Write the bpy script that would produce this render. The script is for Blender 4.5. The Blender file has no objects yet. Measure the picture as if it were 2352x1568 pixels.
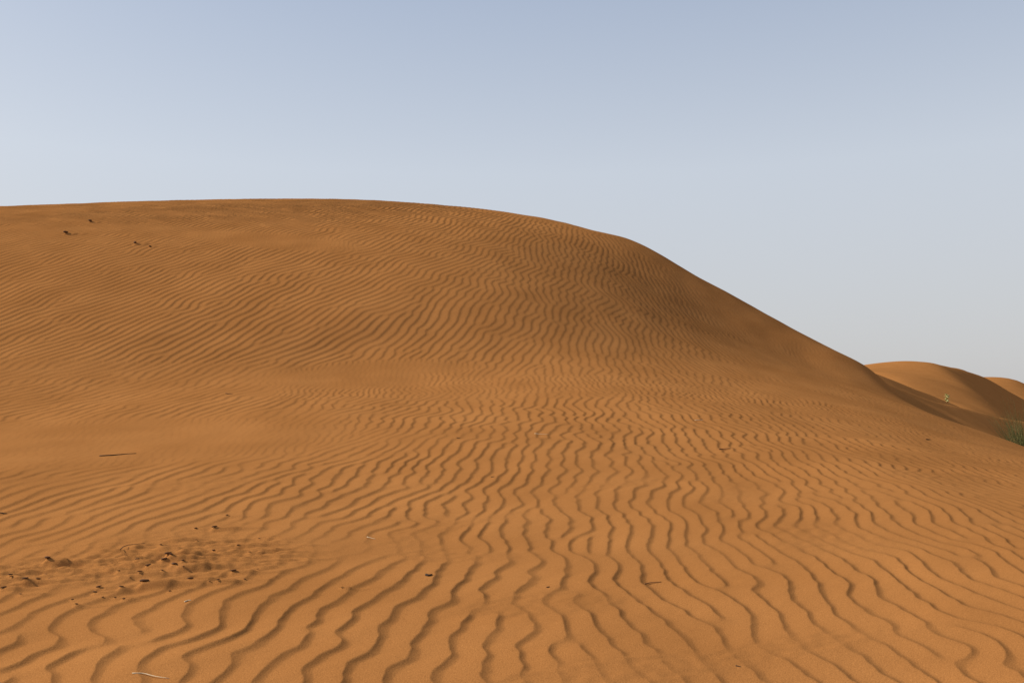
import bpy, bmesh, math, random
import numpy as np
from mathutils import Vector

random.seed(7)
scene = bpy.context.scene
col = scene.collection

# ------------------------------------------------------------------ camera
EYE = 1.5
PITCH = math.atan(136 / 2037)
cam_data = bpy.data.cameras.new('camera')
cam_data.sensor_width = 36
cam_data.lens = 36 * 2037 / 2352
cam_data.clip_start = 0.05
cam_data.clip_end = 9000
cam = bpy.data.objects.new('camera', cam_data)
cam.location = (0, 0, EYE)
cam.rotation_euler = (math.pi / 2 + PITCH, 0, 0)
col.objects.link(cam)
scene.camera = cam

# ------------------------------------------------------------------ sky, sun, exposure
SUN_EL = math.radians(32)
SUN_AZ = math.radians(-76)          # from +Y (view direction), negative = left
SUN_DIR = Vector((math.sin(SUN_AZ) * math.cos(SUN_EL), math.cos(SUN_AZ) * math.cos(SUN_EL), math.sin(SUN_EL)))
world = bpy.data.worlds.new('World')
scene.world = world
world.use_nodes = True
wn = world.node_tree
for n in list(wn.nodes):
    wn.nodes.remove(n)
sky = wn.nodes.new('ShaderNodeTexSky')
sky.sky_type = 'NISHITA'
sky.sun_disc = False
sky.sun_elevation = SUN_EL
sky.sun_rotation = SUN_AZ
sky.altitude = 0
sky.air_density = 1.0
sky.dust_density = 2.5
sky.ozone_density = 1.0
bg = wn.nodes.new('ShaderNodeBackground')
bg.inputs['Strength'].default_value = 0.1
wo = wn.nodes.new('ShaderNodeOutputWorld')
# pale desert dust in the air: thick along the horizon, thin overhead, the same all the way round
geo = wn.nodes.new('ShaderNodeTexCoord')
sep = wn.nodes.new('ShaderNodeSeparateXYZ')
dens = wn.nodes.new('ShaderNodeMapRange')
dens.interpolation_type = 'SMOOTHSTEP'
dens.inputs['From Min'].default_value = 0.0
dens.inputs['From Max'].default_value = 0.85
dens.inputs['To Min'].default_value = 0.85
dens.inputs['To Max'].default_value = 0.5
tint = wn.nodes.new('ShaderNodeValToRGB')
el = tint.color_ramp.elements
el[0].position = 0.0; el[0].color = (.63, .62, .615, 1)
el[1].position = 1.0; el[1].color = (.21, .25, .35, 1)
for pos_, c_ in ((.25, (.675, .725, .80)), (.42, (.53, .61, .755))):
    e_ = el.new(pos_); e_.color = (*c_, 1)
gain = wn.nodes.new('ShaderNodeMix'); gain.data_type = 'RGBA'; gain.blend_type = 'MULTIPLY'
gain.inputs['Factor'].default_value = 1.0
gain.inputs[7].default_value = (10, 10, 10, 1)
dust = wn.nodes.new('ShaderNodeMix'); dust.data_type = 'RGBA'
wn.links.new(geo.outputs['Generated'], sep.inputs[0])
wn.links.new(sep.outputs['Z'], dens.inputs['Value'])
wn.links.new(sep.outputs['Z'], tint.inputs['Fac'])
wn.links.new(tint.outputs['Color'], gain.inputs[6])
wn.links.new(gain.outputs[2], dust.inputs[7])
wn.links.new(dens.outputs['Result'], dust.inputs['Factor'])
wn.links.new(sky.outputs['Color'], dust.inputs[6])
wn.links.new(dust.outputs[2], bg.inputs['Color'])
wn.links.new(bg.outputs['Background'], wo.inputs['Surface'])

sun_data = bpy.data.lights.new('sun', 'SUN')
sun_data.energy = 4.9
sun_data.angle = math.radians(0.6)
sun_data.color = (1.0, 0.93, 0.82)
sun = bpy.data.objects.new('sun', sun_data)
sun.rotation_euler = (-SUN_DIR).to_track_quat('-Z', 'Y').to_euler()
sun.location = SUN_DIR * 200
col.objects.link(sun)

vs = scene.view_settings
vs.view_transform = 'Standard'
vs.look = 'None'
vs.gamma = 1
vs.use_curve_mapping = False
vs.exposure = 0.0

# ------------------------------------------------------------------ helpers
F = 2037.0
ST, CT = math.sin(PITCH), math.cos(PITCH)


def P(X, Y, d):
    """point at horizontal depth d on the line of sight of a spot of the (2352 wide) photograph"""
    cx, cy = (X - 1176) / F, (784 - Y) / F
    fy, fz = CT - cy * ST, ST + cy * CT
    s = d / fy
    return (cx * s, d, EYE + fz * s)


def tag(o, label=None, cat=None, group=None, kind=None):
    if label: o['label'] = label
    if cat: o['category'] = cat
    if group: o['group'] = group
    if kind: o['kind'] = kind
    return o


def np_mesh(name, verts, quads, mat, smooth=True):
    me = bpy.data.meshes.new(name)
    me.vertices.add(len(verts))
    me.vertices.foreach_set('co', np.ascontiguousarray(verts, dtype=np.float32).ravel())
    nq = len(quads)
    me.loops.add(nq * 4)
    me.polygons.add(nq)
    me.loops.foreach_set('vertex_index', np.ascontiguousarray(quads, dtype=np.int32).ravel())
    me.polygons.foreach_set('loop_start', np.arange(nq, dtype=np.int32) * 4)
    me.polygons.foreach_set('use_smooth', np.full(nq, smooth, dtype=bool))
    me.update(calc_edges=True)
    me.materials.append(mat)
    return me


def grid_quads(nr, nc):
    r, c = np.meshgrid(np.arange(nr - 1), np.arange(nc - 1), indexing='ij')
    a = (r * nc + c).ravel()
    return np.stack([a, a + 1, a + nc + 1, a + nc], 1)


def link(name, me, parent=None):
    o = bpy.data.objects.new(name, me)
    col.objects.link(o)
    if parent is not None:
        o.parent = parent
    return o


def sstep(a, b, x):
    t = np.clip((x - a) / (b - a), 0, 1)
    return t * t * (3 - 2 * t)


def softplus(x, w):
    return w * np.logaddexp(0, x / w)


def vnoise(x, y, seed=0):
    """gradient noise about -1..1"""
    rng = np.random.default_rng(seed + 1000)
    N = 256
    ang = rng.uniform(0, 2 * np.pi, (N, N))
    gx, gy = np.cos(ang), np.sin(ang)
    xi, yi = np.floor(x).astype(np.int64), np.floor(y).astype(np.int64)
    fx, fy = x - xi, y - yi
    u = fx * fx * fx * (fx * (fx * 6 - 15) + 10)
    v = fy * fy * fy * (fy * (fy * 6 - 15) + 10)
    x0, x1, y0, y1 = xi % N, (xi + 1) % N, yi % N, (yi + 1) % N
    a = gx[y0, x0] * fx + gy[y0, x0] * fy
    b = gx[y0, x1] * (fx - 1) + gy[y0, x1] * fy
    c = gx[y1, x0] * fx + gy[y1, x0] * (fy - 1)
    d = gx[y1, x1] * (fx - 1) + gy[y1, x1] * (fy - 1)
    return 1.5 * ((a * (1 - u) + b * u) * (1 - v) + (c * (1 - u) + d * u) * v)


class TPS:
    """thin plate spline through (x, y, z) points"""
    def __init__(self, pts, lam=0.02):
        p = np.array(pts, float)
        self.s = 10.0
        self.xy = p[:, :2] / self.s
        n = len(p)
        d2 = ((self.xy[:, None] - self.xy[None]) ** 2).sum(-1)
        K = 0.5 * d2 * np.log(d2 + 1e-12) + lam * np.eye(n)
        Q = np.c_[np.ones(n), self.xy]
        A = np.zeros((n + 3, n + 3))
        A[:n, :n] = K; A[:n, n:] = Q; A[n:, :n] = Q.T
        self.w = np.linalg.solve(A, np.r_[p[:, 2], 0, 0, 0])

    def __call__(self, x, y):
        x = np.asarray(x, float) / self.s; y = np.asarray(y, float) / self.s
        z = self.w[-3] + self.w[-2] * x + self.w[-1] * y
        for (a, b), w in zip(self.xy, self.w):
            d2 = (x - a) ** 2 + (y - b) ** 2
            z = z + w * 0.5 * d2 * np.log(d2 + 1e-12)
        return z


class Lookup:
    """bicubic-ish smooth lookup of a function sampled on a regular grid"""
    def __init__(self, fn, x0, x1, y0, y1, step):
        self.x0, self.y0, self.h = x0, y0, step
        gx = np.arange(x0, x1 + step, step); gy = np.arange(y0, y1 + step, step)
        X, Y = np.meshgrid(gx, gy)
        self.z = fn(X, Y)

    def __call__(self, x, y):
        ny, nx = self.z.shape
        fx = np.clip((np.asarray(x, float) - self.x0) / self.h, 1, nx - 3.001)
        fy = np.clip((np.asarray(y, float) - self.y0) / self.h, 1, ny - 3.001)
        xi = fx.astype(int); yi = fy.astype(int); tx = fx - xi; ty = fy - yi

        def w(t):
            return (-.5 * t + t * t - .5 * t ** 3, 1 - 2.5 * t * t + 1.5 * t ** 3,
                    .5 * t + 2 * t * t - 1.5 * t ** 3, -.5 * t * t + .5 * t ** 3)
        wx, wy = w(tx), w(ty)
        out = 0
        for j in range(4):
            row = 0
            for i in range(4):
                row = row + wx[i] * self.z[yi + j - 1, xi + i - 1]
            out = out + wy[j] * row
        return out


def nodes_of(m):
    m.use_nodes = True
    nt = m.node_tree
    return nt, nt.nodes['Principled BSDF']


def sand_material(name, base, dark, light, grain=True):
    m = bpy.data.materials.new(name)
    nt, b = nodes_of(m)
    b.inputs['Roughness'].default_value = 0.95
    b.inputs['Specular IOR Level'].default_value = 0.0
    tc = nt.nodes.new('ShaderNodeTexCoord')
    n1 = nt.nodes.new('ShaderNodeTexNoise'); n1.inputs['Scale'].default_value = 0.7; n1.inputs['Detail'].default_value = 9
    r1 = nt.nodes.new('ShaderNodeValToRGB')
    r1.color_ramp.elements[0].position = 0.32; r1.color_ramp.elements[0].color = (*dark, 1)
    r1.color_ramp.elements[1].position = 0.68; r1.color_ramp.elements[1].color = (*light, 1)
    e = r1.color_ramp.elements.new(0.5); e.color = (*base, 1)
    n2 = nt.nodes.new('ShaderNodeTexNoise'); n2.inputs['Scale'].default_value = 170; n2.inputs['Detail'].default_value = 3
    r2 = nt.nodes.new('ShaderNodeValToRGB')
    r2.color_ramp.elements[0].position = 0.25; r2.color_ramp.elements[0].color = (.66, .63, .60, 1)
    r2.color_ramp.elements[1].position = 0.75; r2.color_ramp.elements[1].color = (1.30, 1.31, 1.34, 1)
    mx = nt.nodes.new('ShaderNodeMix'); mx.data_type = 'RGBA'; mx.blend_type = 'MULTIPLY'
    mx.inputs['Factor'].default_value = 1.0 if grain else 0.3
    L = nt.links.new
    L(tc.outputs['Object'], n1.inputs['Vector']); L(tc.outputs['Object'], n2.inputs['Vector'])
    L(n1.outputs['Fac'], r1.inputs['Fac']); L(n2.outputs['Fac'], r2.inputs['Fac'])
    L(r1.outputs['Color'], mx.inputs[6]); L(r2.outputs['Color'], mx.inputs[7])
    L(mx.outputs[2], b.inputs['Base Color'])
    if not grain:
        n3 = nt.nodes.new('ShaderNodeTexNoise'); n3.inputs['Scale'].default_value = 2.2; n3.inputs['Detail'].default_value = 6
        bp = nt.nodes.new('ShaderNodeBump'); bp.inputs['Strength'].default_value = 0.3; bp.inputs['Distance'].default_value = 0.05
        L(tc.outputs['Object'], n3.inputs['Vector'])
        L(n3.outputs['Fac'], bp.inputs['Height']); L(bp.outputs['Normal'], b.inputs['Normal'])
    if grain:
        n3 = nt.nodes.new('ShaderNodeTexNoise'); n3.inputs['Scale'].default_value = 90; n3.inputs['Detail'].default_value = 4
        bp = nt.nodes.new('ShaderNodeBump'); bp.inputs['Strength'].default_value = 0.25; bp.inputs['Distance'].default_value = 0.01
        L(tc.outputs['Object'], n3.inputs['Vector'])
        L(n3.outputs['Fac'], bp.inputs['Height']); L(bp.outputs['Normal'], b.inputs['Normal'])
    return m


def plain_material(name, c1, c2, scale=20, rough=0.85, transl=0.0):
    m = bpy.data.materials.new(name)
    nt, b = nodes_of(m)
    b.inputs['Roughness'].default_value = rough
    b.inputs['Specular IOR Level'].default_value = 0.2
    tc = nt.nodes.new('ShaderNodeTexCoord')
    n1 = nt.nodes.new('ShaderNodeTexNoise'); n1.inputs['Scale'].default_value = scale; n1.inputs['Detail'].default_value = 4
    r1 = nt.nodes.new('ShaderNodeValToRGB')
    r1.color_ramp.elements[0].position = 0.35; r1.color_ramp.elements[0].color = (*c1, 1)
    r1.color_ramp.elements[1].position = 0.65; r1.color_ramp.elements[1].color = (*c2, 1)
    nt.links.new(tc.outputs['Object'], n1.inputs['Vector'])
    nt.links.new(n1.outputs['Fac'], r1.inputs['Fac'])
    nt.links.new(r1.outputs['Color'], b.inputs['Base Color'])
    return m


SAND = (0.372, 0.158, 0.047)
M_SAND = sand_material('sand', SAND, (0.343, 0.144, 0.042), (0.399, 0.172, 0.052))
M_FAR = sand_material('far_sand', SAND, (0.356, 0.150, 0.044), (0.389, 0.166, 0.050), grain=False)

# ------------------------------------------------------------------ main dune: large form
ctl = []
BRINK = [(1450, 554, 34.5), (1520, 588, 33.8), (1600, 637, 33.0), (1700, 690, 32.1), (1800, 744, 31.0), (1900, 796, 29.9), (2000, 848, 28.8), (2100, 935, 26.8), (2200, 984, 25.0), (2352, 1034, 22.6)]
bp_ = [P(*q) for q in BRINK]
# brink in plan: x as a function of y, slip face falls away to the right
by = np.array([-30, 5, 12] + [p[1] for p in bp_][::-1] + [38, 42, 50, 70])
bx = np.array([16, 13.5, 13] + [p[0] for p in bp_][::-1] + [2.2, 0.3, -3, -8])
o_ = np.argsort(by); by, bx = by[o_], bx[o_]
yy_ = np.linspace(-30, 70, 401)
xx_ = np.interp(yy_, by, bx)
ker = np.exp(-np.linspace(-2, 2, 9) ** 2); ker /= ker.sum()
xx_ = np.convolve(np.pad(xx_, 4, mode='edge'), ker, mode='valid')
ss_ = np.gradient(xx_, yy_)


def fall(x, y):
    """how far the slip face has dropped below the rounded windward form"""
    d = (x - np.interp(y, yy_, xx_)) / np.sqrt(1 + np.interp(y, yy_, ss_) ** 2)
    return 0.58 * softplus(d + 0.05, 0.18 + .75 * sstep(25, 30, y))




def column(X, rows):
    for Y, d in rows:
        ctl.append(P(X, Y, d))


near = [(1568, 4.72), (1400, 6.05), (1250, 7.9), (1100, 10.4)]
column(-300, near + [(1000, 13.0), (940, 15.2), (870, 17.6), (800, 19.6), (740, 21.1), (690, 22.4), (640, 24.0), (560, 27.0), (510, 31.8)])
column(0, near + [(1000, 13.4), (940, 15.6), (870, 17.8), (800, 19.7), (740, 21.1), (690, 22.4), (640, 24.0), (560, 27.0), (500, 31.8)])
column(400, near + [(1000, 13.2), (930, 15.6), (870, 17.9), (800, 19.8), (740, 21.1), (690, 22.4), (640, 24.0), (560, 27.0), (495, 31.8)])
column(800, near + [(1000, 12.9), (930, 15.3), (870, 18.0), (800, 20.1), (740, 21.1), (690, 22.4), (640, 24.0), (560, 27.0), (495, 31.8)])
column(1176, near + [(1000, 12.8), (920, 15.7), (860, 18.2), (800, 20.3), (740, 21.7), (690, 23.1), (640, 24.9), (545, 29.6)])
column(1450, near + [(1000, 12.9), (920, 15.8), (860, 18.8), (800, 21.6), (700, 25.6), (620, 29.8)])
column(1650, near + [(1000, 13.2), (920, 16.8), (860, 20.6), (800, 24.4), (730, 28.7)])
column(1850, near + [(1000, 13.8), (930, 17.8), (870, 23.2), (820, 27.8)])
column(2050, near + [(1020, 13.6), (960, 18.7), (920, 23.9)])
column(2250, [(1568, 4.65), (1400, 6.0), (1250, 7.9), (1120, 10.8), (1060, 14.0), (1020, 18.8)])
column(2500, [(1568, 4.6), (1400, 6.0), (1250, 8.0), (1130, 11.2), (1085, 15.0)])
NCOL = len(ctl)
# skyline and the crown just behind it
for X, Y, d in [(-300, 494, 41), (0, 479, 41), (300, 468, 41), (640, 461, 41), (900, 467, 40.5), (1100, 480, 38.5), (1200, 493, 37), (1300, 512, 36), (1380, 535, 35)]:
    p = P(X, Y, d)
    ctl.append(p)
    ctl.append((p[0] * 1.1, p[1] + 5, p[2] + 0.25))
    ctl.append((p[0] * 1.2, p[1] + 12, p[2] - 1.2))
for p in bp_:
    ctl.append(p)
ctl = ctl[:NCOL] + [(x, y, z + float(fall(x, y))) for x, y, z in ctl[NCOL:]]
for p in bp_:
    ctl.append((p[0] + 3, p[1] + 2.4, p[2] + float(fall(p[0], p[1])) - 1.4))
for x, y in [(-14, 0), (0, 0), (14, 0), (-14, -12), (0, -12), (14, -12)]:
    ctl.append((x, y, 0.0 - 0.02 * x))
tps = TPS(ctl, lam=0.002)
def base_raw(x, y):
    z = tps(x, y)
    z = z - fall(x, y)
    floor = -1.7
    z = floor + softplus(z - floor, 0.25)
    # fades into the plain away from the part that is seen
    out = np.maximum.reduce([sstep(26, 40, -x), sstep(50, 66, y), sstep(30, 44, x), sstep(4, 16, -y) * 0])
    return z * (1 - out) + (-3.5) * out


base = Lookup(base_raw, -44, 46, -16, 68, 0.2)

# ------------------------------------------------------------------ wind ripples
LAM = 0.222
CPL = 7            # cells per ripple


CELL = LAM / CPL
SX, SY, NX, NY = -25.0, 3.0, 1260, 1260


def stripes(weights, seed, steps, eps=.35, dt=1.2, c=.17):
    """self-organised stripe pattern; weights: list of (crest angle, relative wave number, weight field)"""
    rng = np.random.default_rng(seed)
    u = rng.normal(0, .3, (NY, NX))
    q = CPL / (2 * np.pi)
    KX, KY = np.meshgrid(np.fft.rfftfreq(NX) * 2 * np.pi * q, np.fft.fftfreq(NY) * 2 * np.pi * q)
    ops = []
    for ang, k0, w in weights:
        a = math.radians(ang)
        kc = (KX * math.sin(a) + KY * math.cos(a)) / k0
        s_ = eps - ((KX ** 2 + KY ** 2) / k0 ** 2 - 1) ** 2 - c * kc ** 2
        ops.append((1 / (1 - dt * np.minimum(s_, .6)), w))
    for i in range(steps):
        Fn = np.fft.rfft2(np.clip(u - dt * u ** 3, -1.5, 1.5))
        u = 0
        for D_, w in ops:
            u = u + w * np.fft.irfft2(Fn * D_, s=(NY, NX))
    Fu = np.fft.fft2(u)
    Fu[:, np.fft.fftfreq(NX) < 0] = 0
    G = np.zeros((2 * NY, 2 * NX), complex)          # analytic signal, sampled twice as finely
    h, w = NY // 2, NX // 2
    G[:h, :w] = Fu[:h, :w]; G[-h:, :w] = Fu[-h:, :w]
    A = np.fft.ifft2(G) * 8
    return (A / np.abs(A).mean()).astype(np.complex64)


def sample(x, y):
    """complex ripple signal at a place"""
    ny, nx = RIP.shape
    fx = (x - SX) / CELL * 2; fy = (y - SY) / CELL * 2
    xi = np.floor(fx).astype(np.int64); yi = np.floor(fy).astype(np.int64)
    tx = (fx - xi).astype(np.float32); ty = (fy - yi).astype(np.float32)
    x1, y1 = (xi + 1) % nx, (yi + 1) % ny
    xi, yi = xi % nx, yi % ny
    return (RIP[yi, xi] * (1 - tx) + RIP[yi, x1] * tx) * (1 - ty) + (RIP[y1, xi] * (1 - tx) + RIP[y1, x1] * tx) * ty


def profile(A, a=0.745):
    """asymmetric ripple: long gentle windward rise, short steep lee side"""
    p = (np.angle(A) / (2 * np.pi)) % 1
    amp = np.minimum(np.abs(A), 1.12)
    rise = p / a
    fall = np.clip((p - a) / (1 - a), 0, 1)
    up = 1 - (1 - rise) ** 1.0
    up = up * up * (3 - 2 * up) * .35 + up * .65
    dn = 1 - (1 - (1 - fall) ** 1.7)
    h = np.where(p < a, up, dn)
    return (h - .5) * amp


def ell(x, y, cx, cy, rx, ry, rot=0, soft=.5):
    c, s = math.cos(rot), math.sin(rot)
    u = ((x - cx) * c + (y - cy) * s) / rx
    v = (-(x - cx) * s + (y - cy) * c) / ry
    return 1 - sstep(1 - soft, 1 + soft, np.sqrt(u * u + v * v))


def at(X, Y):
    """where the line of sight of a spot of the photograph meets the dune"""
    ds = np.linspace(3.3, 60, 6000)
    a = np.array(P(X, Y, 1.0)); a = a - np.array((0, 0, EYE))
    z = base(a[0] * ds, ds) - (EYE + a[2] * ds)
    k = np.argmax(z > 0)
    d = ds[k] if z[k] > 0 else ds[np.argmax(z)]
    return np.array((a[0] * d, d, float(base(np.array([a[0] * d]), np.array([d]))[0])))


S = 2352 / 4096.0

# dark marks of the rough patch, shade under sand crumbs built as clods: (source px x, y, width px)
CLODS = [(13, 2355, 20), (101, 2332, 26), (190, 2256, 28), (43, 2308, 20), (85, 2300, 12), (152, 2322, 18), (152, 2279, 8),
         (182, 2290, 14), (503, 2243, 11), (549, 2258, 20), (448, 2267, 7), (473, 2296, 12), (396, 2355, 22), (381, 2370, 15),
         (485, 2362, 20), (577, 2353, 40), (558, 2312, 20), (592, 2279, 20), (290, 2396, 10), (305, 2424, 13), (460, 2393, 9),
         (412, 2393, 9), (493, 2401, 11), (196, 2313, 8), (45, 2320, 12), (82, 2376, 12), (521, 2320, 9), (783, 2123, 12),
         (859, 2127, 24), (671, 2243, 30), (656, 2260, 24), (683, 2256, 18), (695, 2286, 34), (731, 2271, 13),
         (760, 2333, 22), (839, 2349, 12), (872, 2349, 13), (934, 2308, 22), (979, 2337, 10), (1030, 2297, 10), (854, 2217, 14),
         (722, 2229, 12), (787, 2180, 10), (817, 2187, 8), (833, 2175, 8), (952, 2200, 12), (997, 2235, 8), (1036, 2170, 10),
         (908, 2072, 11), (678, 2372, 10), (649, 2301, 10), (734, 2295, 9), (1107, 2264, 9), (643, 2195, 12), (1368, 2369, 10)]
CLODP = [(at(x * S, y * S), w) for x, y, w in CLODS]
FARCL = [(359, 892, 10), (262, 939, 12), (540, 979, 11), (600, 989, 7)]
FARP = [(at(x * S, y * S), w) for x, y, w in FARCL]
rpA = at(110, 1312); rpB = at(390, 1288)      # the two halves of the rough patch
# smooth, little rippled patches
pA = at(150, 1030); pB = at(780, 872); pC = at(620, 552); pD = at(900, 845)


WC, WS = math.cos(.42), math.sin(.42)


def masks(x, y):
    """how fine and how smooth the ripples are at a place"""
    a = x * WC + y * WS; b = -x * WS + y * WC
    nz = vnoise(a / 4.5, b / 1.6, 6) + .5 * vnoise(a / 1.5, b / .6, 7)
    bench = np.exp(-((y - (17.2 + .05 * x)) / 1.4) ** 2) * sstep(-7, -3, x) * .9
    right = sstep(4.0, 8.0, x - .10 * (y - 12)) * sstep(11.5, 15, y)
    smooth = np.maximum.reduce([ell(x, y, pA[0] - 1.2, pA[1] + .2, 5.2, 1.9, .10), ell(x, y, pB[0], pB[1], 1.8, .8, -.1),
                                ell(x, y, pC[0], pC[1], 3.0, .8, -.3), ell(x, y, pD[0], pD[1], 1.6, .5, .0)])
    fine = np.clip(sstep(.15, .75, bench + .45 * nz * bench + .9 * smooth) + .8 * right, 0, 1)
    fl = 1 - sstep(.25, .7, smooth + .25 * nz)
    return a, b, nz, fine, fl


def crest_angle(x, y):
    t = x / y
    al = np.interp(t, [-.6, -.25, -.05, .12, .35], [27, 25, 14, 3, 0])
    al = al * np.interp(y, [4, 6, 9, 15, 20], [-.1, .1, .4, .65, 1.15])
    al = al - 30 * (1 - sstep(1.0, 7.0, np.interp(y, yy_, xx_) - x)) * sstep(17, 22, y)
    return al - 4 * sstep(.05, .3, t) - 5 * sstep(.1, .35, t) * sstep(7, 12, y) - 8 * sstep(3, 7, x) * sstep(14, 20, y)


_gx, _gy = np.meshgrid(SX + CELL * 4 * np.arange(NX // 4), SY + CELL * 4 * np.arange(NY // 4))
_f = masks(_gx, _gy)[3]
_al = crest_angle(_gx, _gy)


def up4(w):
    w = np.repeat(np.repeat(w, 4, 0), 4, 1)
    k = np.ones(5) / 5
    w = np.apply_along_axis(lambda r: np.convolve(np.pad(r, 2, mode='edge'), k, mode='valid'), 1, w)
    return np.apply_along_axis(lambda r: np.convolve(np.pad(r, 2, mode='edge'), k, mode='valid'), 0, w)


_up = sstep(16.5, 20, _gy)


def hats(al, knots):
    return [np.interp(al, knots, np.eye(len(knots))[k]) for k in range(len(knots))]


_mid = sstep(6.2, 8.2, _gy) * (1 - _up) * sstep(-.38, -.12, _gx / _gy)
_ops = [(ang, k0, up4(w * (1 - _f) * zone)) for k0, zone in ((1.0, 1 - _mid - _up), (1.26, _mid)) for ang, w in zip((-4, 16), hats(_al, (-4, 16)))]
_ops += [(ang, k0, up4(w * (1 - _f) * _up)) for ang, k0, w in zip((-42, -17, 6, 30), (1.3, 1.25, 1.15, .96), hats(_al, (-42, -17, 6, 30)))]
RIP = stripes(_ops + [(-6, 1.8, up4(_f))], 3, 36)


def ripple(x, y):
    a, b, nz, fine, fl = masks(x, y)
    # wind-aligned kinks of the crest lines
    upr = sstep(17, 21, y)
    dx = .14 * vnoise(x / 5, y / 4, 1) + (.085 * vnoise(a / 1.2, b / .85, 2) + .05 * vnoise(a / .55, b / .36, 3) + .018 * vnoise(a / .4, b / .13, 4)) * (1 - .55 * upr)
    h1 = profile(sample(x + dx, y + .1 * vnoise(x / 2, y / 2, 5)))
    rough = np.maximum(ell(x, y, rpA[0], rpA[1], .62, .34, .15, .7), ell(x, y, rpB[0], rpB[1], .95, .55, .12, .7))
    rough = np.clip(rough * (1 + .9 * vnoise(a / .5, b / .2, 18)), 0, 1)
    calm = np.maximum(.9 * rough, .75 * ell(x, y, rpB[0] + .7, rpB[1] + .15, 1.3, .45, .15, .6))
    xb = np.interp(y, yy_, xx_)
    edge = 1 - (1 - sstep(0.8, 3.2 + 3.6 * sstep(23, 30, y), xb - x + .5 * nz)) * sstep(16, 18, y)
    mod = np.clip(1 + (.28 * vnoise(x / 1.2, y / 1.0, 8) + .35 * nz) * (1 - .7 * upr), .5, 1.25)
    # broken, streaky spots
    st = sstep(.30, .60, vnoise(a / 1.7, b / .65, 9)) * (1 - sstep(11, 14, y))
    A1 = (.0147 - .0026 * sstep(6.2, 8.2, y)) * mod * edge * (1 - .6 * st) * (1 + upr * (.62 - .97 * sstep(-7, 4, x))) * (1 + .8 * sstep(27, 34, y))
    A2 = .0088 * (.22 + .78 * fl) * (.1 + .9 * edge) * np.clip(1 + .5 * nz, .4, 1.3)
    h = (A1 * (1 - fine) + A2 * fine) * (1 - calm) * h1
    h = h + st * (.0032 * vnoise(a / .17, b / .075, 10) + .003 * vnoise(a / .10, b / .09, 11))
    # gentle dune-scale unevenness
    h = h + .035 * (1 - .65 * upr) * vnoise(x / 3.1, y / 3.4, 12) + .012 * vnoise(x / .8, y / .9, 13)
    # rough patch: scoured streaks
    c2, s2_ = math.cos(.12), math.sin(.12)
    a2 = x * c2 + y * s2_; b2 = -x * s2_ + y * c2
    rn = np.abs(vnoise(a2 / .55, b2 / .10, 14)) * .050 + .030 * vnoise(a2 / .30, b2 / .06, 15) + .016 * vnoise(a2 / .08, b2 / .035, 16)
    h = h + rough * rn
    return h, rough


def clod_tails(x, y):
    """little drifts of sand in the lee of each clod, and the scoured hollow before it"""
    z = np.zeros_like(x)
    for p, w in CLODP + FARP:
        s = w * p[1] / 3547.0
        L = 4.6 * s + .11
        m = (np.abs(x - p[0]) < 3 * L + .3) & (np.abs(y - p[1]) < 6 * s + .3)
        if not m.any(): continue
        dx = x[m] - p[0]; dy = y[m] - p[1] - .12 * dx
        t = np.where(dx > 0, np.exp(-(dx / L) ** 2), np.exp(-(dx / (.45 * s + .01)) ** 2))
        z[m] += .72 * s * t * np.exp(-(dy / (.55 * s + .008)) ** 2)
        z[m] -= .25 * s * np.exp(-((dx + .2 * s) / (1.1 * s)) ** 2 - ((dy + .9 * s) / (.7 * s)) ** 2)
    return z


def surface(x, y):
    h, _ = ripple(x, y)
    return base(x, y) + h + clod_tails(x, y)


px = 1 / 887.0
t_mid = np.arange(-.655, .655, px * .98)
t_l = -.655 - np.cumsum(np.linspace(px, px * 14, 60))
t_r = .655 + np.cumsum(np.linspace(px, px * 14, 60))
T = np.r_[t_l[::-1], t_mid, t_r]
D = np.r_[np.exp(np.arange(math.log(3.1), math.log(19.0), .0031)), np.exp(np.arange(math.log(19.03), math.log(46.0), .0020))]
DD, TT = np.meshgrid(D, T, indexing='ij')
GX = (TT * DD).ravel(); GY = DD.ravel()
GZ = np.empty_like(GX)
for i in range(0, len(GX), 200000):
    GZ[i:i + 200000] = surface(GX[i:i + 200000], GY[i:i + 200000])
near_dune = link('rippled_dune', np_mesh('rippled_dune', np.c_[GX, GY, GZ], grid_quads(len(D), len(T)), M_SAND))
tag(near_dune, 'large orange sand dune covered in wind ripples, rising to a rounded crest', kind='structure')

# wider unrippled body of the same dune and the sand round the viewer
gx = np.arange(-43, 45.1, .5); gy = np.arange(-15, 67.1, .5)
X2, Y2 = np.meshgrid(gx, gy)
Z2 = base(X2, Y2) - .16
body = link('dune_body', np_mesh('dune_body', np.c_[X2.ravel(), Y2.ravel(), Z2.ravel()], grid_quads(len(gy), len(gx)), M_FAR))
tag(body, 'smooth sand of the big dune round and behind its rippled side', kind='structure')

# sand plain out to the horizon
rr = np.r_[0.01, np.geomspace(6, 6000, 70)]
aa = np.linspace(0, 2 * np.pi, 145)
RR, AA = np.meshgrid(rr, aa, indexing='ij')
PX, PY = RR * np.cos(AA), RR * np.sin(AA)
PZ = -1.85 + sstep(90, 500, RR) * (2.0 * vnoise(PX / 90, PY / 90, 21) + 1.5 * vnoise(PX / 37, PY / 37, 22))
plain = link('sand_plain', np_mesh('sand_plain', np.c_[PX.ravel(), PY.ravel(), PZ.ravel()], grid_quads(len(rr), len(aa)), M_FAR))
tag(plain, 'flat desert sand stretching to the horizon', kind='structure')


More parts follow.
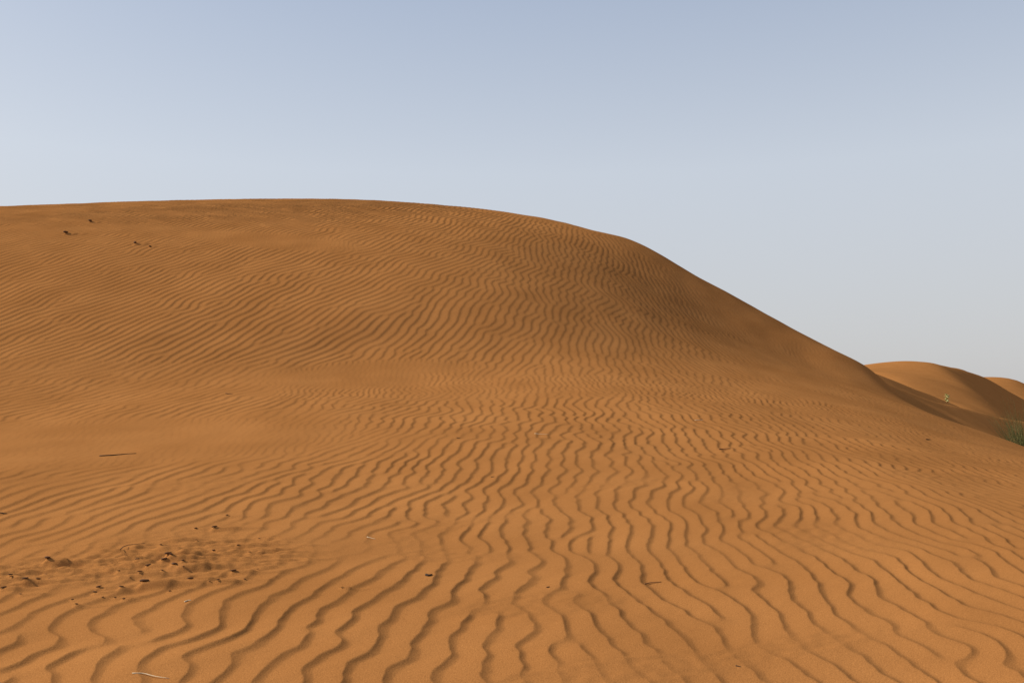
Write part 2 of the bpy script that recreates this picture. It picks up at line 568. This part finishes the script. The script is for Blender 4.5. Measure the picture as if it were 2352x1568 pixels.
# ------------------------------------------------------------------ ridges in the hollow on the right
def spline(pts, n):
    p = np.array(pts, float)
    t = np.r_[0, np.cumsum(np.linalg.norm(np.diff(p, axis=0), axis=1))]
    s = np.linspace(0, t[-1], n)
    q = np.stack([np.interp(s, t, p[:, i]) for i in range(3)], 1)
    k = max(3, n // 10) | 1
    kk = np.hanning(k + 2)[1:-1]; kk /= kk.sum()
    pad = k // 2
    for i in range(3):
        a = np.r_[2 * q[0, i] - q[pad:0, i] if False else 2 * q[0, i] - q[1:pad + 1, i][::-1], q[:, i], 2 * q[-1, i] - q[-pad - 1:-1, i][::-1]]
        q[:, i] = np.convolve(a, kk, mode='valid')
    return q


def ridge_height(X, Y, crest, slip, back, k_round=.12):
    """height of a sharp-crested ridge: steep slip face right of the crest line, gentle slope left of it"""
    c = spline(crest, 90)
    best = np.full(X.shape, 1e9); zc = np.zeros(X.shape); sd = np.zeros(X.shape)
    for a, b in zip(c[:-1], c[1:]):
        e = b[:2] - a[:2]; L2 = (e ** 2).sum()
        t = np.clip(((X - a[0]) * e[0] + (Y - a[1]) * e[1]) / L2, 0, 1)
        dx = X - a[0] - t * e[0]; dy = Y - a[1] - t * e[1]
        d2 = dx * dx + dy * dy
        m = d2 < best
        best[m] = d2[m]; zc[m] = (a[2] + t * (b[2] - a[2]))[m]
        sd[m] = ((dx * e[1] - dy * e[0]) / math.sqrt(L2))[m]
    dist = np.sqrt(best)
    front = slip * (np.sqrt(dist ** 2 + k_round ** 2) - k_round)
    rear = back * dist * (1 - np.exp(-dist / 1.5))
    w = sstep(-.5, .5, sd / (dist + .02))
    return zc - np.where(sd > 0, front, rear)


def dune_ridge(name, label, crest, slip, back, box, step=.22, floor=-2.1):
    gx = np.arange(box[0], box[1], step); gy = np.arange(box[2], box[3], step)
    X, Y = np.meshgrid(gx, gy)
    Z = ridge_height(X, Y, crest, slip, back)
    Z = Z + .05 * vnoise(X / 2.6, Y / 3.4, 31)
    Z = floor + softplus(Z - floor, .3)
    e = np.minimum.reduce([X - box[0], box[1] - X, Y - box[2], box[3] - Y])
    Z = floor - 1 + (Z - floor + 1) * sstep(0, 3, e)
    o = link(name, np_mesh(name, np.c_[X.ravel(), Y.ravel(), Z.ravel()], grid_quads(len(gy), len(gx)), M_FAR))
    return tag(o, label, kind='structure')


dune_ridge('dune_ridge', 'shaded sand ridge running down behind the big dune, a small plant on its crest',
           [P(1850, 815, 33.0), P(1985, 850, 33.6), P(2066, 881, 35.4), P(2118, 899, 37.5), P(2160, 916, 40), P(2188, 929, 42.5), P(2230, 952, 46), P(2330, 990, 54)],
           .58, .16, (0, 52, 24, 66))
dune_ridge('dune_ridge', 'dark shaded sand ridge with a pale crest line running behind the green grass tuft',
           [P(1940, 850, 30.8), P(2000, 868, 31.2), P(2066, 892, 32.2), P(2118, 914, 33.8), P(2181, 930, 36.6), P(2250, 947, 40), P(2307, 960, 44), P(2400, 976, 50), P(2520, 992, 58)],
           .60, .14, (2, 54, 22, 70))
dune_ridge('dune_ridge', 'low shaded sand shoulder just beyond the lit brink of the big dune',
           [P(1980, 868, 29.8), P(2060, 898, 30), P(2122, 923, 30.6), P(2167, 944, 31.4), P(2206, 964, 32.2), P(2254, 985, 33.2), P(2330, 1012, 35), P(2440, 1040, 38)],
           .52, .45, (2, 34, 18, 42))


# ------------------------------------------------------------------ far dunes
def far_dune(name, label, ctl_pts, plane_pts, box, step, floor, soft=.25, cut=None):
    t = TPS(ctl_pts, lam=.0005)
    gx = np.arange(box[0], box[1], step); gy = np.arange(box[2], box[3], step)
    X, Y = np.meshgrid(gx, gy)
    Z = t(X, Y)
    if plane_pts:
        p = np.array(plane_pts, float)
        nn = np.cross(p[1] - p[0], p[2] - p[0])
        ZP = p[0, 2] - (nn[0] * (X - p[0, 0]) + nn[1] * (Y - p[0, 1])) / nn[2]
        ZP = ZP + .12 * vnoise(X / 4, Y / 9, 41)
        Z = Z - softplus(Z - ZP, soft)
        g = math.hypot(nn[0], nn[1]) / abs(nn[2])
        print(name, 'slip slope', math.degrees(math.atan(g)), 'dir', -nn[0] / nn[2], -nn[1] / nn[2])
    Z = floor + softplus(Z - floor, .3)
    e = np.minimum.reduce([X - box[0], box[1] - X, Y - box[2], box[3] - Y])
    Z = floor - 1 + (Z - floor + 1) * sstep(0, 14, e)
    o = link(name, np_mesh(name, np.c_[X.ravel(), Y.ravel(), Z.ravel()], grid_quads(len(gy), len(gx)), M_FAR))
    return tag(o, label, kind='structure')


c5 = []
for X, Y, d in [(1900, 852, 92), (1985, 838, 92), (2040, 831, 92), (2090, 829, 92), (2130, 832, 90), (2165, 836, 88), (2200, 846, 88),
                (1950, 880, 70), (2050, 870, 72), (2120, 868, 74), (2180, 880, 76),
                (1950, 930, 58), (2050, 920, 60), (2140, 915, 62), (2200, 925, 64), (2260, 940, 66),
                (2050, 960, 50), (2150, 960, 52), (2250, 965, 56), (2350, 965, 62)]:
    c5.append(P(X, Y, d))
for X, Y, d in [(1900, 860, 110), (2000, 848, 110), (2090, 840, 110), (2200, 850, 110)]:
    c5.append(P(X, Y, d))
far_dune('far_dune', 'distant dune with a lit rounded left side and a dark shaded slip face', c5,
         [P(2160, 834, 88), P(2262, 940, 62), P(2352, 928, 104)], (18, 95, 44, 130), .5, -1.95)
c6 = []
for X, Y, d in [(2150, 885, 170), (2200, 873, 170), (2245, 867, 170), (2290, 866, 170), (2330, 872, 168), (2352, 880, 166), (2380, 897, 165), (2420, 925, 165),
                (2200, 905, 140), (2290, 900, 140), (2352, 908, 140), (2410, 935, 140),
                (2200, 925, 120), (2352, 930, 120), (2450, 945, 120), (2245, 875, 195), (2350, 890, 195), (2480, 940, 165)]:
    c6.append(P(X, Y, d))
far_dune('far_dune', 'most distant dune, a small sunlit rounded top at the right edge', c6, None, (60, 150, 112, 215), 1.0, -1.95)


# ------------------------------------------------------------------ small things on the sand
def surf_z(x, y):
    return float(surface(np.array([x]), np.array([y]))[0])


def tube(bm, pts, radii, seg=6):
    rings = []
    pts = [Vector(p) for p in pts]
    for i, p in enumerate(pts):
        t = (pts[min(i + 1, len(pts) - 1)] - pts[max(i - 1, 0)]).normalized()
        up = Vector((0, 0, 1)) if abs(t.z) < .9 else Vector((1, 0, 0))
        a = t.cross(up).normalized(); b = t.cross(a)
        rings.append([bm.verts.new(p + (a * math.cos(k * 2 * math.pi / seg) + b * math.sin(k * 2 * math.pi / seg)) * radii[i]) for k in range(seg)])
    for i in range(len(rings) - 1):
        for k in range(seg):
            bm.faces.new((rings[i][k], rings[i][(k + 1) % seg], rings[i + 1][(k + 1) % seg], rings[i + 1][k]))
    bm.faces.new(rings[0][::-1]); bm.faces.new(rings[-1])


def bm_obj(name, bm, mat, parent=None, smooth=True):
    me = bpy.data.meshes.new(name)
    for f in bm.faces: f.smooth = smooth
    bm.to_mesh(me); bm.free()
    me.materials.append(mat)
    return link(name, me, parent)


M_CLOD = plain_material('dark_clod_and_shade', (.045, .019, .007), (.15, .060, .018), 70)  # rough patch: brown painted for shade under sand crumbs; far clods: own dark colour
M_DARK = plain_material('dark_twig', (.035, .020, .011), (.075, .042, .022), 40)
M_BROWN = plain_material('brown_twig', (.20, .085, .028), (.27, .12, .045), 40)
M_STRAW = plain_material('straw', (.62, .46, .27), (.72, .56, .36), 40)


def clod(p, s, seed, label, group, flat=.33):
    rng = random.Random(seed)
    bm = bmesh.new()
    bmesh.ops.create_icosphere(bm, subdivisions=2, radius=.5)
    off = [Vector((rng.uniform(-1, 1), rng.uniform(-1, 1), rng.uniform(-1, 1))).normalized() for _ in range(7)]
    am = [rng.uniform(-.45, .5) for _ in off]
    ph = rng.uniform(0, 6)
    for v in bm.verts:
        k = 1 + sum(a * max(0, v.co.normalized().dot(o)) ** 4 for a, o in zip(am, off)) + .16 * math.sin(v.co.x * 13 + ph) * math.sin(v.co.y * 21 + ph) + .06 * math.sin(v.co.z * 31 + ph)
        v.co = v.co * k
        v.co.x *= 1.35; v.co.y *= .5; v.co.z *= flat
    o = bm_obj('clod', bm, M_CLOD)
    o.scale = (s, s, s)
    o.location = (p[0], p[1], surf_z(p[0], p[1]) + .08 * s)
    o.rotation_euler = (rng.uniform(-.2, .2), rng.uniform(-.25, .1), rng.uniform(-.5, .5))
    return tag(o, label, 'clod', group)


SPECIAL = {0: 'shade-dark clod at the left edge of the rough sand patch', 1: 'shade-dark hooked clod near the left end of the rough sand patch',
           2: 'shade-dark clod at the upper left rim of the rough sand patch', 9: 'shade-dark clod on a small bright sand mound amid the rough patch',
           15: 'widest shade-dark clod, at the lower rim of the rough sand patch', 28: 'shade-dark clod at the tip of a long sand drift, top of the rough patch',
           29: 'big shade-dark clod topping the small mound in the middle of the rough patch', 30: 'shade-dark clod under the topmost one of the central mound, left of two',
           31: 'shade-dark clod under the topmost one of the central mound, right of two', 32: 'long tilted shade-dark clod just below the central mound of the rough patch',
           34: 'shade-dark clod low on the right half of the rough sand patch', 37: 'thin shade-dark clod at the right end of the rough sand patch',
           54: 'small brown clod alone on the ripples right of the rough patch', 48: 'small shade-dark clod on the ripples above the rough patch',
           19: 'small shade-dark clod lowest of all below the rough sand patch'}
SHORT = {0: 'clod at the left edge', 1: 'hooked clod', 2: 'clod on the upper left rim', 9: 'clod on the bright mound', 15: 'widest clod',
         28: 'clod tipping the long drift', 29: 'big clod topping the central mound', 32: 'long tilted clod', 34: 'low right clod',
         37: 'thin right end clod', 54: 'lone brown clod', 48: 'clod above the patch', 19: 'lowest clod'}
CLOD_LABEL = dict(SPECIAL)
_near = {}
for i, (x, y, w) in enumerate(CLODS):
    if i in SPECIAL: continue
    k = min(SHORT, key=lambda q: (CLODS[q][0] - x) ** 2 + 4 * (CLODS[q][1] - y) ** 2)
    dx_, dy_ = x - CLODS[k][0], y - CLODS[k][1]
    rel = ('right of' if dx_ > 0 else 'left of') if abs(dx_) > 2 * abs(dy_) else ('below' if dy_ > 0 else 'above')
    _near.setdefault((k, rel), []).append((dx_ * dx_ + 4 * dy_ * dy_, i))
for (k, rel), lst in _near.items():
    for n_, (_, i) in enumerate(sorted(lst)):
        CLOD_LABEL[i] = ('small shade-dark clod %s%s the %s' % (('', 'second ', 'third ', 'fourth ', 'fifth ', 'sixth ')[n_], rel, SHORT[k])).replace('second left', 'second to the left').replace('second right', 'second to the right').replace('third left', 'third to the left').replace('third right', 'third to the right')
for i, (p, w) in enumerate(CLODP):
    s = w * p[1] / 3547.0
    clod(p, s * .78, i, CLOD_LABEL[i], 'dark clods in the rough sand patch')
for i, (p, w) in enumerate(FARP):
    s = w * p[1] / 3547.0
    clod(p, s * 1.2, 200 + i, ['topmost dark clod on the upper dune near the crest', 'long dark clod on the upper dune with a sand tail',
                               'dark clod on the upper dune at the tip of a short drift', 'tiny dark clod just right of another on the upper dune'][i],
         'dark clods high on the dune', .7)


def twig(name, label, cat, pts, r, mat, lift=.3, arch=0.0):
    """a stem lying on the sand through spots given in source pixels"""
    ws = []
    for x, y in pts:
        ws.append(at(x * S, y * S))
    ws = np.array(ws)
    # resample
    t = np.linspace(0, 1, len(ws)); tt = np.linspace(0, 1, 9)
    q = np.stack([np.interp(tt, t, ws[:, i]) for i in range(3)], 1)
    for k in range(9):
        q[k, 2] = surf_z(q[k, 0], q[k, 1]) + r * lift + arch * math.sin(math.pi * tt[k])
    zl = np.linspace(q[0, 2], q[-1, 2], 9)
    zl = zl + max(0.0, float(np.percentile(q[:, 2] - zl, 80)))
    q[:, 2] = zl if arch else .25 * q[:, 2] + .75 * zl
    c = q.mean(0)
    bm = bmesh.new()
    tube(bm, [Vector(a - c) for a in q], [r * (1 - .55 * k / 8) for k in range(9)])
    o = bm_obj(name, bm, mat)
    o.location = c
    return tag(o, label, cat)


twig('stem', 'long dark dry stem lying on the smooth sand at the left', 'stem', [(398, 1820), (450, 1818), (500, 1813), (545, 1811)], .010, M_DARK)
twig('stem', 'thin curved dark stem hooked like a sickle above the rough patch', 'stem', [(480, 2217), (492, 2204), (512, 2198), (545, 2198), (580, 2197)], .0036, M_DARK, 1, .012)
twig('twig', 'short thick dark twig on a ripple in the central foreground', 'twig', [(1704, 2311), (1714, 2315), (1728, 2312)], .011, M_DARK, .5)
twig('twig', 'thin reddish brown twig lying across ripples right of centre', 'twig', [(2578, 2322), (2600, 2317), (2645, 2316)], .005, M_BROWN, .5)
twig('straw', 'pale curved straw at the bottom edge on the left', 'straw', [(528, 2703), (575, 2702), (625, 2714), (676, 2723)], .0035, M_STRAW, 1)
twig('straw', 'short pale straw on the ripples right of the rough patch', 'straw', [(1468, 2156), (1502, 2162)], .0035, M_STRAW, 1)
twig('straw', 'thin pale straw lying on ripples in the middle of the dune foot', 'straw', [(2138, 1737), (2192, 1740)], .005, M_STRAW, 1)
twig('twig', 'light reddish twig on the ripples of the right dune foot', 'twig', [(2876, 1793), (2922, 1790)], .009, M_BROWN, .8)
twig('straw', 'tiny pale straw highest on the right of the dune foot', 'straw', [(2780, 1683), (2812, 1684)], .007, M_STRAW, 1)
twig('twig', 'dark twig end poking in at the left edge', 'twig', [(-20, 2046), (28, 2048)], .008, M_DARK, .5)
twig('twig', 'tiny dark twig near the bottom edge on the right', 'twig', [(2943, 2653), (2963, 2656)], .004, M_DARK, .5)
twig('twig', 'tiny dark chip of wood on a broad ripple in the centre', 'twig', [(1964, 1907), (1977, 1908)], .006, M_DARK, .5)
twig('twig', 'small brown bit at the head of a short sand tail, central foreground', 'twig', [(2186, 2352), (2198, 2348)], .006, M_BROWN, .5)
twig('twig', 'small pale broken twig below the rough sand patch', 'twig', [(738, 2419), (752, 2414), (764, 2416)], .005, M_STRAW, .8)
twig('twig', 'thin dark twig among ripples left of the pale straw at mid dune', 'twig', [(1826, 1755), (1842, 1756)], .006, M_DARK, .5)
twig('twig', 'thin dark twig on the bench of fine ripples', 'twig', [(902, 1580), (930, 1582)], .007, M_DARK, .5)
twig('twig', 'tiny dark twig on the far right of the dune foot', 'twig', [(3705, 1762), (3722, 1763)], .010, M_DARK, .5)

# ------------------------------------------------------------------ small leafy plant on the ridge
M_LEAF = plain_material('pale_leaf', (.36, .34, .13), (.54, .50, .24), 6)
M_STEM = plain_material('plant_stem', (.20, .21, .07), (.30, .30, .12), 10)
pp = Vector(P(2174, 929, 41.0))
plant = bpy.data.objects.new('desert_plant', None); col.objects.link(plant)
plant.location = pp
tag(plant, 'small pale yellow-green leafy plant on the shaded ridge crest', 'plant')
bm = bmesh.new()
tube(bm, [(0, 0, -.15), (.02, 0, .12), (.0, .02, .3), (.05, 0, .5)], [.022, .02, .015, .008])
bm_obj('stem', bm, M_STEM, plant)
rng = random.Random(5)
for k in range(13):
    a = k * 2.4; zc = .04 + .38 * k / 12
    L = rng.uniform(.14, .18)
    bm = bmesh.new()
    dirv = Vector((math.cos(a), math.sin(a), .65 + .4 * k / 12)).normalized()
    side = dirv.cross(Vector((0, 0, 1))).normalized(); nrm = side.cross(dirv)
    rows = []
    for i in range(6):
        t = i / 5
        wd = L * .36 * math.sin(math.pi * (.08 + .88 * t))
        cpt = dirv * L * t - nrm * L * .18 * t * t
        rows.append([bm.verts.new(cpt + side * wd * q + nrm * (abs(q) * .15 * wd)) for q in (-1, 0, 1)] + [bm.verts.new(cpt + side * wd * q - nrm * .006) for q in (1, -1)])
    for i in range(5):
        for j in range(5):
            bm.faces.new((rows[i][j], rows[i][(j + 1) % 5], rows[i + 1][(j + 1) % 5], rows[i + 1][j]))
    bm.faces.new(rows[0]); bm.faces.new(rows[-1][::-1])
    lf = bm_obj('leaf', bm, M_LEAF, plant)
    lf.location = (.02 + .03 * zc, 0, zc)

# ------------------------------------------------------------------ green grass tussock at the right edge
M_BLADE = plain_material('green_blade', (.062, .068, .018), (.17, .160, .055), 3)
M_DRY = plain_material('dry_blade', (.33, .27, .12), (.42, .36, .18), 3)
gd = 23.9
gpos = P(2364, 1030, gd)
gz = float(base(np.array([gpos[0]]), np.array([gpos[1]]))[0])
tus = bpy.data.objects.new('grass_tussock', None); col.objects.link(tus)
tus.location = (gpos[0], gpos[1], gz)
tag(tus, 'green grass tussock with thin upright blades at the right edge', 'grass')
HT = P(2356, 905, gd)[2] - gz


def blades(name, n, mat, hmin, hmax, spread, rbase, seed, w0=.006):
    rng = random.Random(seed)
    bm = bmesh.new()
    for _ in range(n):
        a = rng.uniform(0, 2 * math.pi); r = rbase * math.sqrt(rng.random())
        b = Vector((r * math.cos(a), r * math.sin(a), -.05))
        h = rng.uniform(hmin, hmax); lean = rng.uniform(.05, spread) * (r / rbase * .7 + .3)
        a2 = a + rng.uniform(-.6, .6)
        dv = Vector((math.cos(a2), math.sin(a2), 0))
        sd = Vector((-dv.y, dv.x, 0)); ang = rng.uniform(0, 3.14)
        sd = (sd * math.cos(ang) + dv * math.sin(ang)).normalized(); s2 = Vector((-sd.y, sd.x, 0))
        prev = None
        for i in range(6):
            t = i / 5
            c = b + Vector((0, 0, h * (t - .12 * lean * t * t))) + dv * (lean * h * t ** 1.8)
            w = w0 * (1 - .85 * t)
            cur = [bm.verts.new(c + sd * w), bm.verts.new(c - sd * w * .5 + s2 * w * .7), bm.verts.new(c - sd * w * .5 - s2 * w * .7)]
            if prev:
                for k in range(3):
                    bm.faces.new((prev[k], prev[(k + 1) % 3], cur[(k + 1) % 3], cur[k]))
            prev = cur
    return bm_obj(name, bm, mat, tus)


o = blades('green_blades', 800, M_BLADE, HT * .25, HT * .85, .50, .34, 1, .008); o['kind'] = 'stuff'
o = blades('tall_stalks', 60, M_BLADE, HT * .7, HT * 1.12, .35, .28, 2, .006); o['kind'] = 'stuff'
o = blades('dry_blades', 90, M_DRY, HT * .25, HT * .75, .75, .36, 3, .004); o['kind'] = 'stuff'
